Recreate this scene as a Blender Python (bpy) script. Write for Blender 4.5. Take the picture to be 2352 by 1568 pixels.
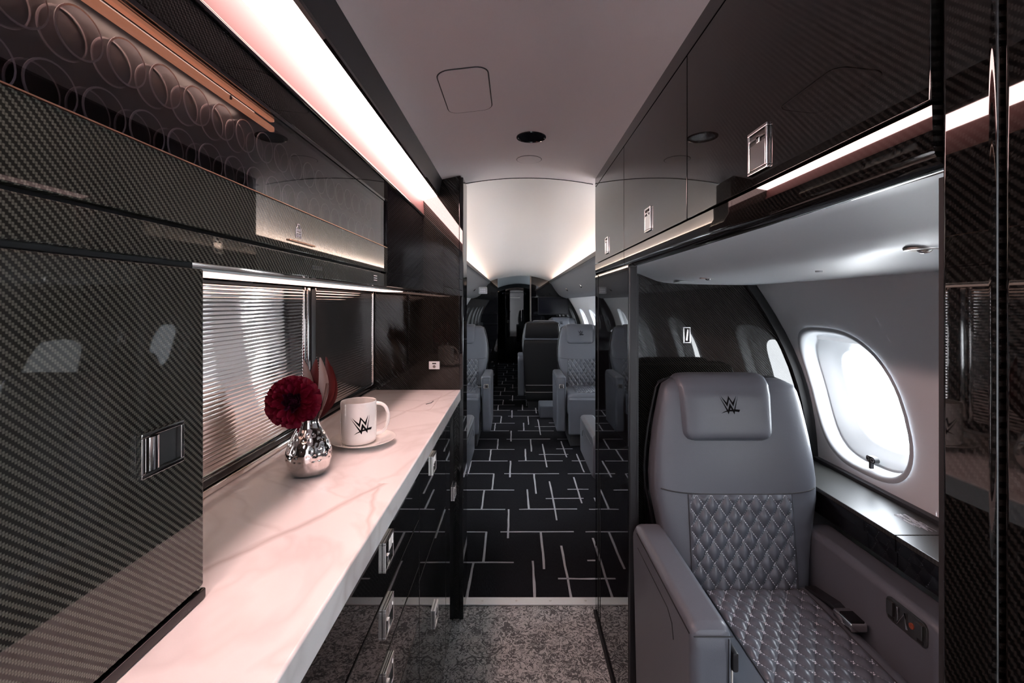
import bpy, bmesh, math, random
from mathutils import Vector, Matrix
random.seed(7)
R = math.radians
for o in list(bpy.data.objects): bpy.data.objects.remove(o)
S = bpy.context.scene
C = S.collection

# ------------------------------------------------------------------ camera / world / exposure
F = 1045.0                       # focal length in pixels of the 2352 x 1568 frame
CAMH = 1.30
cam_d = bpy.data.cameras.new('camera'); cam = bpy.data.objects.new('camera', cam_d); C.objects.link(cam)
cam_d.sensor_fit = 'HORIZONTAL'; cam_d.sensor_width = 36.0
cam_d.lens = 36.0*F/2352.0
cam_d.shift_x = -8.0/2352.0
cam_d.shift_y = -89.0/2352.0
cam_d.clip_start = 0.02
cam.location = (0, 0, CAMH); cam.rotation_euler = (R(90), 0, 0)
S.camera = cam
S.view_settings.view_transform = 'Standard'; S.view_settings.look = 'None'
S.view_settings.gamma = 1.0; S.view_settings.exposure = 1.05
S.cycles.caustics_reflective = False; S.cycles.caustics_refractive = False
S.view_settings.use_curve_mapping = False

w = bpy.data.worlds.new('overcast_sky'); S.world = w; w.use_nodes = True
nt = w.node_tree; nt.nodes.clear()
wo = nt.nodes.new('ShaderNodeOutputWorld'); bg = nt.nodes.new('ShaderNodeBackground')
tc = nt.nodes.new('ShaderNodeTexCoord'); nz = nt.nodes.new('ShaderNodeTexNoise'); cr = nt.nodes.new('ShaderNodeValToRGB')
nz.inputs['Scale'].default_value = 3.0; nz.inputs['Detail'].default_value = 4.0
cr.color_ramp.elements[0].position = .3; cr.color_ramp.elements[0].color = (.80, .88, 1.0, 1)
cr.color_ramp.elements[1].position = .7; cr.color_ramp.elements[1].color = (.97, .99, 1.0, 1)
nt.links.new(tc.outputs['Generated'], nz.inputs['Vector']); nt.links.new(nz.outputs['Fac'], cr.inputs['Fac'])
nt.links.new(cr.outputs['Color'], bg.inputs['Color']); nt.links.new(bg.outputs[0], wo.inputs[0])
SKY = 12.0
bg.inputs['Strength'].default_value = SKY
LED_MAIN = (17.0, 11.2, 10.5)      # ceiling strip over the galley, rose white
LED_UNDER = (1.25, .80, .66)      # strip under the overhead cabinet
LED_COVE = (12, 8.4, 6.3)        # cove strips along the cabin

# ------------------------------------------------------------------ materials
MAT = {}
def mat(name, col=(.5, .5, .5), rough=.5, metal=0.0, coat=0.0, coat_rough=.03, spec=.5, emit=None, estr=1.0, sheen=0.0, trans=0.0, ior=1.45):
    m = bpy.data.materials.new(name); m.use_nodes = True
    b = m.node_tree.nodes['Principled BSDF']
    b.inputs['Base Color'].default_value = (*col, 1); b.inputs['Roughness'].default_value = rough
    b.inputs['Metallic'].default_value = metal; b.inputs['Coat Weight'].default_value = coat
    b.inputs['Coat Roughness'].default_value = coat_rough; b.inputs['Specular IOR Level'].default_value = spec
    b.inputs['IOR'].default_value = ior
    if trans: b.inputs['Transmission Weight'].default_value = trans
    if sheen: b.inputs['Sheen Weight'].default_value = sheen
    if emit: b.inputs['Emission Color'].default_value = (*emit, 1); b.inputs['Emission Strength'].default_value = estr
    MAT[name] = m
    return m
def N(m, kind): return m.node_tree.nodes.new(kind)
def L(m, a, b): m.node_tree.links.new(a, b)
def math_node(m, op, a, b=None, c=None):
    n = N(m, 'ShaderNodeMath'); n.operation = op
    for i, v in enumerate((a, b, c)):
        if v is None: continue
        if isinstance(v, (int, float)): n.inputs[i].default_value = v
        else: L(m, v, n.inputs[i])
    return n.outputs[0]
def mixcol(m, fac, a, b):
    n = N(m, 'ShaderNodeMix'); n.data_type = 'RGBA'
    if isinstance(fac, (int, float)): n.inputs[0].default_value = fac
    else: L(m, fac, n.inputs[0])
    for i, v in ((6, a), (7, b)):
        if isinstance(v, tuple): n.inputs[i].default_value = (*v, 1)
        else: L(m, v, n.inputs[i])
    return n.outputs[2]
def pos(m):
    g = N(m, 'ShaderNodeNewGeometry'); s = N(m, 'ShaderNodeSeparateXYZ'); L(m, g.outputs['Position'], s.inputs[0])
    return g.outputs['Position'], s.outputs
def noise(m, scale, detail=3, vec=None, dist=0.0):
    n = N(m, 'ShaderNodeTexNoise'); n.inputs['Scale'].default_value = scale; n.inputs['Detail'].default_value = detail
    n.inputs['Distortion'].default_value = dist
    if vec is None: vec = N(m, 'ShaderNodeTexCoord').outputs['Object']
    L(m, vec, n.inputs['Vector'])
    return n.outputs['Fac']
def bump(m, height, strength, dist=.001):
    b = N(m, 'ShaderNodeBump'); b.inputs['Strength'].default_value = strength; b.inputs['Distance'].default_value = dist
    L(m, height, b.inputs['Height']); L(m, b.outputs[0], m.node_tree.nodes['Principled BSDF'].inputs['Normal'])
def bsdf(m): return m.node_tree.nodes['Principled BSDF']

def carbon(name, ua, va, sign, light=(.115, .115, .095), dark=(.018, .018, .016), tow=.0021):
    m = mat(name, rough=.42, coat=1.0, coat_rough=.02, spec=.0)
    bsdf(m).inputs['Coat IOR'].default_value = 1.48
    _, p = pos(m)
    u = math_node(m, 'DIVIDE', p[ua], tow); v = math_node(m, 'DIVIDE', p[va], tow)
    fu = math_node(m, 'FLOOR', u); fv = math_node(m, 'FLOOR', v)
    s = math_node(m, 'ADD', fu, fv) if sign > 0 else math_node(m, 'SUBTRACT', fu, fv)
    md = math_node(m, 'FLOORED_MODULO', s, 4.0)
    top = math_node(m, 'LESS_THAN', md, 1.5)
    cu = math_node(m, 'ABSOLUTE', math_node(m, 'SUBTRACT', math_node(m, 'FRACT', u), .5))
    cv = math_node(m, 'ABSOLUTE', math_node(m, 'SUBTRACT', math_node(m, 'FRACT', v), .5))
    prof = math_node(m, 'SUBTRACT', 1.0, math_node(m, 'MULTIPLY', math_node(m, 'POWER', cu, 2.0), 2.6))
    prof2 = math_node(m, 'SUBTRACT', 1.0, math_node(m, 'MULTIPLY', math_node(m, 'POWER', cv, 2.0), 2.0))
    k = math_node(m, 'MULTIPLY', math_node(m, 'MULTIPLY', top, prof), prof2)  # tow sheen and edge shading painted into the weave colour
    pv, _ = pos(m)
    vary = math_node(m, 'ADD', .75, math_node(m, 'MULTIPLY', noise(m, 9.0, 3, pv), .5))
    k = math_node(m, 'MULTIPLY', k, vary)
    L(m, mixcol(m, k, dark, light), bsdf(m).inputs['Base Color'])
    return m
carbon('carbon_side_left', 1, 2, 1)
carbon('carbon_side_right_shaded', 1, 2, -1, light=(.015, .014, .013), dark=(.0025, .0025, .0025))  # same weave as the left side, its dimmer light put into darker tows
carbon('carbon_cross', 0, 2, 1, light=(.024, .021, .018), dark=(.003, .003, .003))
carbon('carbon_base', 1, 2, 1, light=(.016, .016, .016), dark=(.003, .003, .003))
carbon('carbon_top', 0, 1, 1, light=(.05, .052, .05))
bsdf(MAT['carbon_top']).inputs['Coat Roughness'].default_value = .38
carbon('carbon_band', 1, 2, 1, light=(.014, .014, .014), dark=(.003, .003, .003))
bsdf(MAT['carbon_band']).inputs['Coat Weight'].default_value = .35

mat('black_gloss', (.004, .004, .005), .25, coat=1.0, coat_rough=.02, spec=.0)
bsdf_ = MAT['black_gloss'].node_tree.nodes['Principled BSDF']; bsdf_.inputs['Coat IOR'].default_value = 1.5
mat('black_satin', (.012, .012, .014), .38)
mat('black_matte', (.008, .008, .009), .7)
mat('dark_grey', (.03, .03, .033), .45)
mat('shell_black', (.005, .005, .006), .36, spec=.35)
mat('chrome', (.82, .80, .78), .08, metal=1.0)
mat('brushed', (.62, .60, .58), .30, metal=1.0)
mat('gunmetal', (.20, .19, .18), .28, metal=1.0)
mat('copper', (.62, .36, .24), .34, metal=1.0)
mat('aluminium', (.72, .72, .72), .42, metal=.7)
mat('liner', (.74, .74, .755), .55)
mat('headliner', (.74, .73, .725), .7)
mat('ceiling_panel', (.74, .70, .715), .62)
mat('service_grey', (.17, .172, .18), .42)
mat('valance_grey', (.42, .425, .44), .42, coat=.1, coat_rough=.3)
mat('bezel_white', (.50, .515, .53), .4)
mat('ceramic', (.86, .84, .81), .12, coat=.6)
mat('emblem_black', (.005, .005, .006), .8, spec=.05)
mat('print_white', (.62, .62, .65), .5)
mat('thread', (.55, .57, .62), .6)
mat('screen', (.004, .004, .008), .12)
mat('rubber', (.02, .022, .025), .5)
mat('near_black', (.01, .01, .01), .6)  # plain near-black for latch insides, slots and control labels
mat('stem_green', (.10, .14, .05), .5)
mat('stem_brown', (.12, .06, .05), .5)
mat('paper', (.65, .62, .56), .7)
mat('amber', (.25, .06, .03), .3)
mat('mauve_fascia', (.105, .050, .048), .6, spec=.15)
mat('led_main', (1, 1, 1), .5, emit=LED_MAIN, estr=1.0)
mat('led_under', (1, 1, 1), .5, emit=LED_UNDER, estr=1.0)
mat('led_cove', (1, 1, 1), .5, emit=LED_COVE, estr=1.0)
mat('led_amber', (.4, .2, .12), .5, emit=(.42, .165, .085), estr=1.0)
mat('fill_aft', (1, 1, 1), .5, emit=(2.2, 2.6, 3.0), estr=1.0)
mat('rim_glass', (.42, .40, .41), .25)
mat('seam_pale', (.50, .42, .40), .4)
mat('lens', (.30, .29, .29), .3)
mat('read_lens', (.7, .7, .7), .2, emit=(1, 1, 1), estr=1.5)

m = mat('leather', (.100, .108, .127), .36, spec=.5)
v = N(m, 'ShaderNodeTexVoronoi'); v.inputs['Scale'].default_value = 620
L(m, N(m, 'ShaderNodeTexCoord').outputs['Object'], v.inputs['Vector'])
bump(m, v.outputs['Distance'], .22, .0006)
m = mat('leather_quilt', (.080, .088, .106), .34, spec=.55)
v = N(m, 'ShaderNodeTexVoronoi'); v.inputs['Scale'].default_value = 700
L(m, N(m, 'ShaderNodeTexCoord').outputs['Object'], v.inputs['Vector'])
bump(m, v.outputs['Distance'], .18, .0005)

# marble worktop: milky white with soft grey-brown veins
m = mat('marble', (.84, .80, .79), .22, coat=.12, coat_rough=.08)
pv, p = pos(m)
n1 = math_node(m, 'SUBTRACT', noise(m, 7.0, 3, pv), .5)
n2 = math_node(m, 'SUBTRACT', noise(m, 2.2, 4, pv, 1.0), .5)
def vein(m, slope, x0, y0, ya, yb, width, amp):
    line = math_node(m, 'ADD', x0, math_node(m, 'MULTIPLY', math_node(m, 'SUBTRACT', p[1], y0), slope))
    d = math_node(m, 'ABSOLUTE', math_node(m, 'SUBTRACT', math_node(m, 'ADD', p[0], math_node(m, 'MULTIPLY', n1, .06)), line))
    k = math_node(m, 'MAXIMUM', math_node(m, 'SUBTRACT', 1.0, math_node(m, 'DIVIDE', d, width)), 0.0)
    inside = math_node(m, 'MULTIPLY', math_node(m, 'GREATER_THAN', p[1], ya), math_node(m, 'LESS_THAN', p[1], yb))
    return math_node(m, 'MULTIPLY', math_node(m, 'MULTIPLY', k, inside), amp)
a = vein(m, .57, -.415, .612, .3, .90, .014, .55)
b = vein(m, -.16, -.262, .90, .45, .90, .008, .45)
c = vein(m, .30, -.40, 1.35, 1.0, 1.9, .010, .30)
d = math_node(m, 'MULTIPLY', math_node(m, 'MAXIMUM', math_node(m, 'SUBTRACT', 1.0, math_node(m, 'DIVIDE', math_node(m, 'ABSOLUTE', n2), .03)), 0.0), .20)
k = math_node(m, 'MAXIMUM', math_node(m, 'MAXIMUM', a, b), math_node(m, 'MAXIMUM', c, d))
L(m, mixcol(m, k, (.84, .80, .79), (.42, .33, .31)), bsdf(m).inputs['Base Color'])

# galley vinyl: pale flakes in dark veining
m = mat('flake_vinyl', (.4, .4, .4), .38)
pv, p = pos(m)
n1 = noise(m, 31, 3, pv, 2.4); n2 = noise(m, 16, 3, pv); n4 = noise(m, 62, 2, pv, 2.2)
wd = math_node(m, 'ADD', -.014, math_node(m, 'MULTIPLY', n2, .17))
strings = math_node(m, 'MULTIPLY', math_node(m, 'SUBTRACT', wd, math_node(m, 'ABSOLUTE', math_node(m, 'SUBTRACT', n1, .5))), 26.0)
fine_s = math_node(m, 'MULTIPLY', math_node(m, 'SUBTRACT', .034, math_node(m, 'ABSOLUTE', math_node(m, 'SUBTRACT', n4, .5))), 22.0)
dk = math_node(m, 'MINIMUM', math_node(m, 'MAXIMUM', math_node(m, 'MAXIMUM', strings, fine_s), 0.0), 1.0)
lightc = mixcol(m, noise(m, 18, 2, pv), (.40, .39, .385), (.60, .585, .575))
L(m, mixcol(m, math_node(m, 'MULTIPLY', dk, .93), lightc, (.03, .03, .032)), bsdf(m).inputs['Base Color'])

# cabin carpet: charcoal, fine ribs along the aisle
m = mat('carpet', (.014, .014, .018), .95, spec=.1)
pv, p = pos(m)
mp = N(m, 'ShaderNodeMapping'); mp.inputs['Scale'].default_value = (420, 45, 1); L(m, pv, mp.inputs['Vector'])
nr = noise(m, 1.0, 2, mp.outputs[0])
L(m, mixcol(m, nr, (.003, .003, .004), (.017, .017, .021)), bsdf(m).inputs['Base Color'])
bump(m, nr, .6, .002)
m = mat('carpet_line', (.42, .42, .44), .95, spec=.1)
pv, p = pos(m)
L(m, mixcol(m, noise(m, 260, 3, pv), (.28, .28, .30), (.52, .52, .54)), bsdf(m).inputs['Base Color'])

# rolled mirror of the backsplash
m = mat('rib_mirror', (.86, .80, .77), .035, metal=1.0)
pv, p = pos(m)
mp = N(m, 'ShaderNodeMapping'); mp.inputs['Scale'].default_value = (1, 7, 60); L(m, pv, mp.inputs['Vector'])
bump(m, noise(m, 1.0, 2, mp.outputs[0]), .07, .002)

def glass(name, tint, refl_rough=.0, f0=.04):
    m = bpy.data.materials.new(name); m.use_nodes = True; MAT[name] = m
    nt = m.node_tree; nt.nodes.clear()
    o = nt.nodes.new('ShaderNodeOutputMaterial'); mx = nt.nodes.new('ShaderNodeMixShader')
    t = nt.nodes.new('ShaderNodeBsdfTransparent'); g = nt.nodes.new('ShaderNodeBsdfGlossy'); f = nt.nodes.new('ShaderNodeLayerWeight')
    fac = math_node(m, 'ADD', f0, math_node(m, 'MULTIPLY', math_node(m, 'POWER', f.outputs['Facing'], 5.0), 1-f0))
    t.inputs['Color'].default_value = (*tint, 1); g.inputs['Roughness'].default_value = refl_rough
    nt.links.new(fac, mx.inputs[0]); nt.links.new(t.outputs[0], mx.inputs[1]); nt.links.new(g.outputs[0], mx.inputs[2])
    nt.links.new(mx.outputs[0], o.inputs[0])
glass('window_glass', (.97, .98, .98))
glass('smoked_glass', (.62, .60, .63), 0, .07)
mat('clear_glass', (1, 1, 1), .0, trans=1.0, ior=1.45)
glass('acrylic', (.90, .88, .90), .05, .02)

# hammered silver of the vase
m = mat('hammered', (.80, .76, .74), .09, metal=1.0)
# petals
m = mat('petal', (.19, .002, .022), .6, spec=.3)
m = mat('petal_core', (.085, .003, .035), .55)
mat('leaf_dark', (.13, .022, .022), .42)
mat('leaf_pale', (.42, .31, .29), .5)

# ------------------------------------------------------------------ mesh helpers
class MB:
    def __init__(s): s.v = []; s.f = []; s.mi = []; s.cur = 0
    def mat(s, i): s.cur = i; return s
    def add(s, vs, fs):
        o = len(s.v); s.v += [tuple(q) for q in vs]
        for f in fs: s.f.append([i+o for i in f]); s.mi.append(s.cur)
        return s
    def bm(s, b):
        b.verts.index_update()
        s.add([q.co[:] for q in b.verts], [[q.index for q in f.verts] for f in b.faces]); b.free(); return s
    def box(s, x0, x1, y0, y1, z0, z1, bev=0, seg=2):
        b = bmesh.new()
        vs = [b.verts.new(p) for p in ((x0,y0,z0),(x1,y0,z0),(x1,y1,z0),(x0,y1,z0),(x0,y0,z1),(x1,y0,z1),(x1,y1,z1),(x0,y1,z1))]
        for f in ((0,3,2,1),(4,5,6,7),(0,1,5,4),(1,2,6,5),(2,3,7,6),(3,0,4,7)): b.faces.new([vs[i] for i in f])
        if bev: bmesh.ops.bevel(b, geom=b.edges[:], offset=bev, segments=seg, affect='EDGES', profile=.5)
        return s.bm(b)
    def prism(s, poly, axis, a, b_, bev=0, seg=2):
        # poly in the two other axes: axis 'y' -> (x,z); 'x' -> (y,z); 'z' -> (x,y)
        def P(q, t): return {'y': (q[0], t, q[1]), 'x': (t, q[0], q[1]), 'z': (q[0], q[1], t)}[axis]
        b = bmesh.new(); n = len(poly)
        v0 = [b.verts.new(P(q, a)) for q in poly]; v1 = [b.verts.new(P(q, b_)) for q in poly]
        b.faces.new(v0); b.faces.new(v1[::-1])
        for i in range(n): b.faces.new((v0[i], v1[i], v1[(i+1) % n], v0[(i+1) % n]))
        bmesh.ops.recalc_face_normals(b, faces=b.faces[:])
        if bev:
            es = [e for e in b.edges if len(e.link_faces) == 2 and e.calc_face_angle(0) > R(25)]
            bmesh.ops.bevel(b, geom=es, offset=bev, segments=seg, affect='EDGES', profile=.5)
        return s.bm(b)
    def rings(s, rs, closed=True, cap0=False, cap1=False):
        n = len(rs[0]); vs = [p for r in rs for p in r]; fs = []
        for i in range(len(rs)-1):
            for j in range(n if closed else n-1):
                k = (j+1) % n
                fs.append((i*n+j, i*n+k, (i+1)*n+k, (i+1)*n+j))
        if cap0: fs.append(list(range(n))[::-1])
        if cap1: fs.append([(len(rs)-1)*n+j for j in range(n)])
        return s.add(vs, fs)
    def lathe(s, prof, cx, cy, n=32, axis='z', cap0=False, cap1=False):
        rs = []
        for r, h in prof:
            ring = []
            for j in range(n):
                a = 2*math.pi*j/n
                if axis == 'z': ring.append((cx+r*math.cos(a), cy+r*math.sin(a), h))
                elif axis == 'x': ring.append((h, cx+r*math.cos(a), cy+r*math.sin(a)))
                else: ring.append((cx+r*math.cos(a), h, cy+r*math.sin(a)))
            rs.append(ring)
        return s.rings(rs, True, cap0, cap1)
    def tube(s, path, r, n=8, caps=True, closed=False):
        P = [Vector(p) for p in path]; rs = []
        for i, p in enumerate(P):
            if closed: t = P[(i+1) % len(P)]-P[i-1]
            else: t = P[min(i+1, len(P)-1)]-P[max(i-1, 0)]
            t.normalize()
            up = Vector((0, 0, 1)) if abs(t.z) < .95 else Vector((0, 1, 0))
            a = t.cross(up).normalized(); b = t.cross(a).normalized()
            rr = r[i] if isinstance(r, (list, tuple)) else r
            rs.append([p+a*rr*math.cos(2*math.pi*j/n)+b*rr*math.sin(2*math.pi*j/n) for j in range(n)])
        if closed: rs.append(rs[0]); caps = False
        return s.rings(rs, True, caps, caps)
    def grid(s, fn, nu, nv):
        vs = [fn(i/nu, j/nv) for j in range(nv+1) for i in range(nu+1)]
        fs = [(j*(nu+1)+i, j*(nu+1)+i+1, (j+1)*(nu+1)+i+1, (j+1)*(nu+1)+i) for j in range(nv) for i in range(nu)]
        return s.add(vs, fs)
def mk_mesh(name, mb, mats, shift=(0, 0, 0), smooth=True, ang=35):
    me = bpy.data.meshes.new(name)
    vs = [(p[0]-shift[0], p[1]-shift[1], p[2]-shift[2]) for p in mb.v]
    me.from_pydata(vs, [], mb.f); me.update()
    if isinstance(mats, str): mats = [mats]
    for q in mats: me.materials.append(MAT[q])
    if len(mats) > 1: me.polygons.foreach_set('material_index', mb.mi)
    b = bmesh.new(); b.from_mesh(me); bmesh.ops.recalc_face_normals(b, faces=b.faces[:]); b.to_mesh(me); b.free()
    if smooth:
        me.shade_smooth(); me.set_sharp_from_angle(angle=R(ang))
    return me
ROOT = {}
def origin_of(o):
    while o.parent: o = o.parent
    return o.location
def obj(name, mb, mats, parent=None, smooth=True, ang=35):
    if parent is None:
        xs = [p[0] for p in mb.v]; ys = [p[1] for p in mb.v]; zs = [p[2] for p in mb.v]
        sh = ((min(xs)+max(xs))/2, (min(ys)+max(ys))/2, min(zs))
    else: sh = tuple(origin_of(parent))
    o = bpy.data.objects.new(name, mk_mesh(name, mb, mats, sh, smooth, ang)); C.objects.link(o)
    if parent is None: o.location = sh
    else: o.parent = parent
    if smooth and len(mb.v) < 4000:
        wm = o.modifiers.new('weighted_normal', 'WEIGHTED_NORMAL'); wm.keep_sharp = True; wm.weight = 100
    return o
def thing(name, label, cat, loc=(0, 0, 0), group=None):
    o = bpy.data.objects.new(name, None); o.empty_display_size = .05; C.objects.link(o); o.location = loc
    o['label'] = label; o['category'] = cat
    if group: o['group'] = group
    return o
def tag(o, label, cat, group=None, kind=None):
    o['label'] = label; o['category'] = cat
    if group: o['group'] = group
    if kind: o['kind'] = kind
    return o
def struct(name, mb, mats, label=None, smooth=True, ang=35):
    o = obj(name, mb, mats, None, smooth, ang); o['kind'] = 'structure'
    if label: o['label'] = label
    return o
def dup(root, loc, rotz=0, label=None, group=None):
    def cp(o, par):
        c = o.copy(); C.objects.link(c); c.parent = par
        for ch in kids[o]: cp(ch, c)
        return c
    kids = {}
    def walk(o):
        kids[o] = list(o.children)
        for ch in kids[o]: walk(ch)
    walk(root); r = cp(root, None)
    r.location = loc; r.rotation_euler = (0, 0, rotz)
    if label: r['label'] = label
    if group: r['group'] = group
    return r
def lerp(x, tab):
    if x <= tab[0][0]: return tab[0][1]
    for (a, b), (c, d) in zip(tab, tab[1:]):
        if x <= c: return b+(d-b)*(x-a)/(c-a)
    return tab[-1][1]
def rrect(x0, x1, y0, y1, r, n=5):
    pts = []
    for cx, cy, a0 in ((x1-r, y1-r, 0), (x0+r, y1-r, 90), (x0+r, y0+r, 180), (x1-r, y0+r, 270)):
        for i in range(n+1):
            a = R(a0+90*i/n); pts.append((cx+r*math.cos(a), cy+r*math.sin(a)))
    return pts

# ------------------------------------------------------------------ cabin cross section
XC = .065
WT = [(0, .80), (.3, .87), (.5, .91), (.752, .928), (.862, .9225), (.963, .908), (1.077, .877), (1.206, .819), (1.358, .725), (1.5, .62), (1.64, .47)]
WT = [(1.3+(z-1.3)*1.033, (u+XC)*1.033-XC) for z, u in WT]
def catmull(x, tab):
    n = len(tab)
    for i in range(n-1):
        if x <= tab[i+1][0] or i == n-2:
            x0, y0 = tab[i]; x1, y1 = tab[i+1]; h = x1-x0; t = (x-x0)/h
            d0 = (y1-tab[i-1][1])/(x1-tab[i-1][0]) if i > 0 else (y1-y0)/h
            d1 = (tab[i+2][1]-y0)/(tab[i+2][0]-x0) if i+2 < n else (y1-y0)/h
            return (2*t**3-3*t*t+1)*y0+(t**3-2*t*t+t)*h*d0+(-2*t**3+3*t*t)*y1+(t**3-t*t)*h*d1
def W(z): return catmull(z, WT)
def wall_pt(side, y, z, out=0): return (XC+side*(W(z)+out), y, z)
WIN_W, WIN_H, WIN_Z, WIN_E = .178, .2035, 1.013, 3.0
def win_pt(t, hw, hh, e=WIN_E):
    c, s_ = math.cos(t), math.sin(t)
    return (hw*math.copysign(abs(c)**(2/e), c), hh*math.copysign(abs(s_)**(2/e), s_))
NW = 56
def liner(side, y0, y1, centers):
    mb = MB(); ztop = 1.62
    def strip(a, b, za, zb, nz):
        mb.grid(lambda u, v: wall_pt(side, a+(b-a)*u, za+(zb-za)*v), 1, nz)
    zl, zh = .745, 1.285
    strip(y0, y1, 0, zl+.0008, 14); strip(y0, y1, zh-.0008, ztop, 8)
    cur = y0
    for c in sorted(centers):
        strip(cur, c-.2242, zl, zh, 24); cur = c+.2242
        rs = []
        for k in range(6):
            t = k/5; ring = []
            for j in range(NW):
                a = 2*math.pi*j/NW
                ox, oz = win_pt(a, WIN_W, WIN_H)
                ca, sa = math.cos(a), math.sin(a); q = 1/max(abs(ca), abs(sa))
                qx = max(-1, min(1, ca*q))*.225; qz = sa*q
                qz = (zh-WIN_Z)*qz if qz > 0 else (WIN_Z-zl)*qz
                yy = c+ox+(qx-ox)*t; zz = WIN_Z+oz+(qz-oz)*t
                ring.append(wall_pt(side, yy, zz))
            rs.append(ring)
        mb.rings(rs)
    strip(cur, y1, zl, zh, 24)
    return mb
wn = [0]
def window(side, c, detail=False):
    wn[0] += 1
    mb = MB(); rs = []
    # bullnose lip, reveal, inner step
    for out, k in ((-.004, 1.055), (-.007, 1.02), (-.004, .985), (.006, .965), (.035, .93), (.036, .90), (.060, .80), (.075, .72), (.080, .70)):
        rs.append([wall_pt(side, c+q[0], WIN_Z+q[1], out) for q in (win_pt(2*math.pi*j/NW, WIN_W*k, WIN_H*k) for j in range(NW))])
    mb.rings(rs)
    o = struct('window_%d' % wn[0], mb, 'bezel_white', 'rounded cabin window in a white moulded surround', ang=60)
    g = MB(); n = NW
    ring = [wall_pt(side, c+q[0], WIN_Z+q[1], .078) for q in (win_pt(2*math.pi*j/NW, WIN_W*.715, WIN_H*.715) for j in range(NW))]
    g.add(ring+[wall_pt(side, c, WIN_Z, .078)], [(i, (i+1) % n, n) for i in range(n)])
    gp = obj('pane', g, 'window_glass', o, smooth=False)
    if detail:
        sh = MB()
        def fn(u, v):
            yy = c-.125+.25*u; zz = WIN_Z+.172+.012*v
            return wall_pt(side, yy, zz, .022+.01*(1-v))
        sh.grid(fn, 10, 2)
        obj('shade_rail', sh, 'liner', o)
        b = MB(); bz = .848; by = 1.313
        pts = rrect(by-.017, by+.017, bz-.009, bz+.009, .009, 6)
        b.add([wall_pt(side, a, z, .004) for a, z in pts]+[wall_pt(side, a, z, .018) for a, z in pts],
              [list(range(len(pts)))]+[(i, (i+1) % len(pts), len(pts)+(i+1) % len(pts), len(pts)+i) for i in range(len(pts))])
        b.box(wall_pt(side, 0, bz, .002)[0], wall_pt(side, 0, bz, .012)[0], by-.003, by+.003, bz-.026, bz-.008)
        sw = obj('shade_switch', b, 'rubber', o); sw['label'] = 'dark two-button shade switch'
        for s_ in (-1, 1):
            q = MB(); X = wall_pt(side, 0, bz, .0025)[0]
            q.tube([(X, by+s_*.0085+.0052*math.cos(R(a)), bz+.0052*math.sin(R(a))) for a in range(0, 360, 30)], .0011, 6, closed=True)
            obj('button_ring', q, 'lens', sw)
    return o

# ------------------------------------------------------------------ structure: floors, ceilings, walls
mb = MB().box(-1.05, 1.1, -1.5, 1.965, -.03, 0)
struct('floor_galley', mb, 'flake_vinyl', 'galley floor of grey flake-patterned vinyl')
mb = MB().box(-1.05, 1.1, 1.965, 10.4, -.03, .004)
cabin_floor = struct('floor_cabin', mb, 'carpet', 'charcoal ribbed cabin carpet with pale woven lines')
# woven line pattern of the carpet: one repeat measured from the photograph, 0.874 m long
PER, ROW0 = .874, 2.573
hs = [(0, -.75, -.161), (0, -.085, .330), (0, .396, .62), (.281, -.62, -.064), (.281, .023, .387), (.281, .461, .75),
      (.438, .200, .451), (.572, -.55, -.0085), (.587, .361, .507)]
vs_ = [(-.161, .572, .874), (-.2126, .281, .572), (-.041, -.07, .281), (.140, -.36, 0), (.246, .137, .727), (.085, .287, .585),
       (.4286, .367, .807), (-.45, .572, .874), (-.36, 0, .281), (.525, .03, .45)]
mb = MB(); rng = random.Random(3)
def stroke(x0, y0, x1, y1, wd):
    n = 5; l = []; r_ = []
    dx, dy = x1-x0, y1-y0; ln = math.hypot(dx, dy); nx, ny = -dy/ln, dx/ln
    for i in range(n+1):
        t = i/n; k = wd*(1+rng.uniform(-.18, .18)); j = rng.uniform(-.0015, .0015)
        cx, cy = x0+dx*t+nx*j, y0+dy*t+ny*j
        l.append((cx+nx*k, cy+ny*k, .0052)); r_.append((cx-nx*k, cy-ny*k, .0052))
    mb.add(l+r_, [(i, i+1, n+2+i, n+1+i) for i in range(n)])
for p_ in range(-1, 9):
    yb = ROW0+p_*PER
    for dy, x0, x1 in hs:
        if 1.985 < yb+dy < 10.3: stroke(x0, yb+dy, x1, yb+dy+rng.uniform(-.004, .004), .0055)
    for x, ya, yc in vs_:
        a, b = max(yb+ya, 1.975), min(yb+yc, 10.3)
        if b-a > .02: stroke(x, a, x+rng.uniform(-.004, .004), b, .0055)
obj('woven_lines', mb, 'carpet_line', cabin_floor, smooth=False)

def ceil_g(x): return 1.848-.036*((x-.05)/.33)**2
mb = MB(); xs = [-.335+.70*i/24 for i in range(25)]
mb.rings([[(x, y, ceil_g(x)) for x in xs]+[(x, y, 1.90) for x in xs[::-1]] for y in (-1.5, 2.0)], True, True, True)
struct('ceiling_galley', mb, 'ceiling_panel', 'mauve-grey curved ceiling over the galley')
def ceil_c(u, y):
    t = max(0, min(1, (y-2)/5)); zc = 1.849+(1.768-1.849)*t; k = (.57+(.436-.57)*t)*(.62+.38*min(1, max(0, (y-2)/.6)))
    dip = .045*max(0, (y-6.3)/.7)**2
    return zc-k*u*u-dip
mb = MB()
mb.grid(lambda u, v: (XC-.64+1.28*u, 2.0+5.05*v, ceil_c(-.64+1.28*u, 2.0+5.05*v)), 32, 30)
struct('ceiling_cabin', mb, 'headliner', 'pale curved headliner of the main cabin')
mb = MB(); mb.grid(lambda u, v: (XC-.5+1.0*u, 7.0+2.8*v, 1.73-.45*(-.5+u)**2-.02*v), 16, 2)
struct('ceiling_aft', mb, 'headliner', 'ceiling of the aft section')

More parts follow.
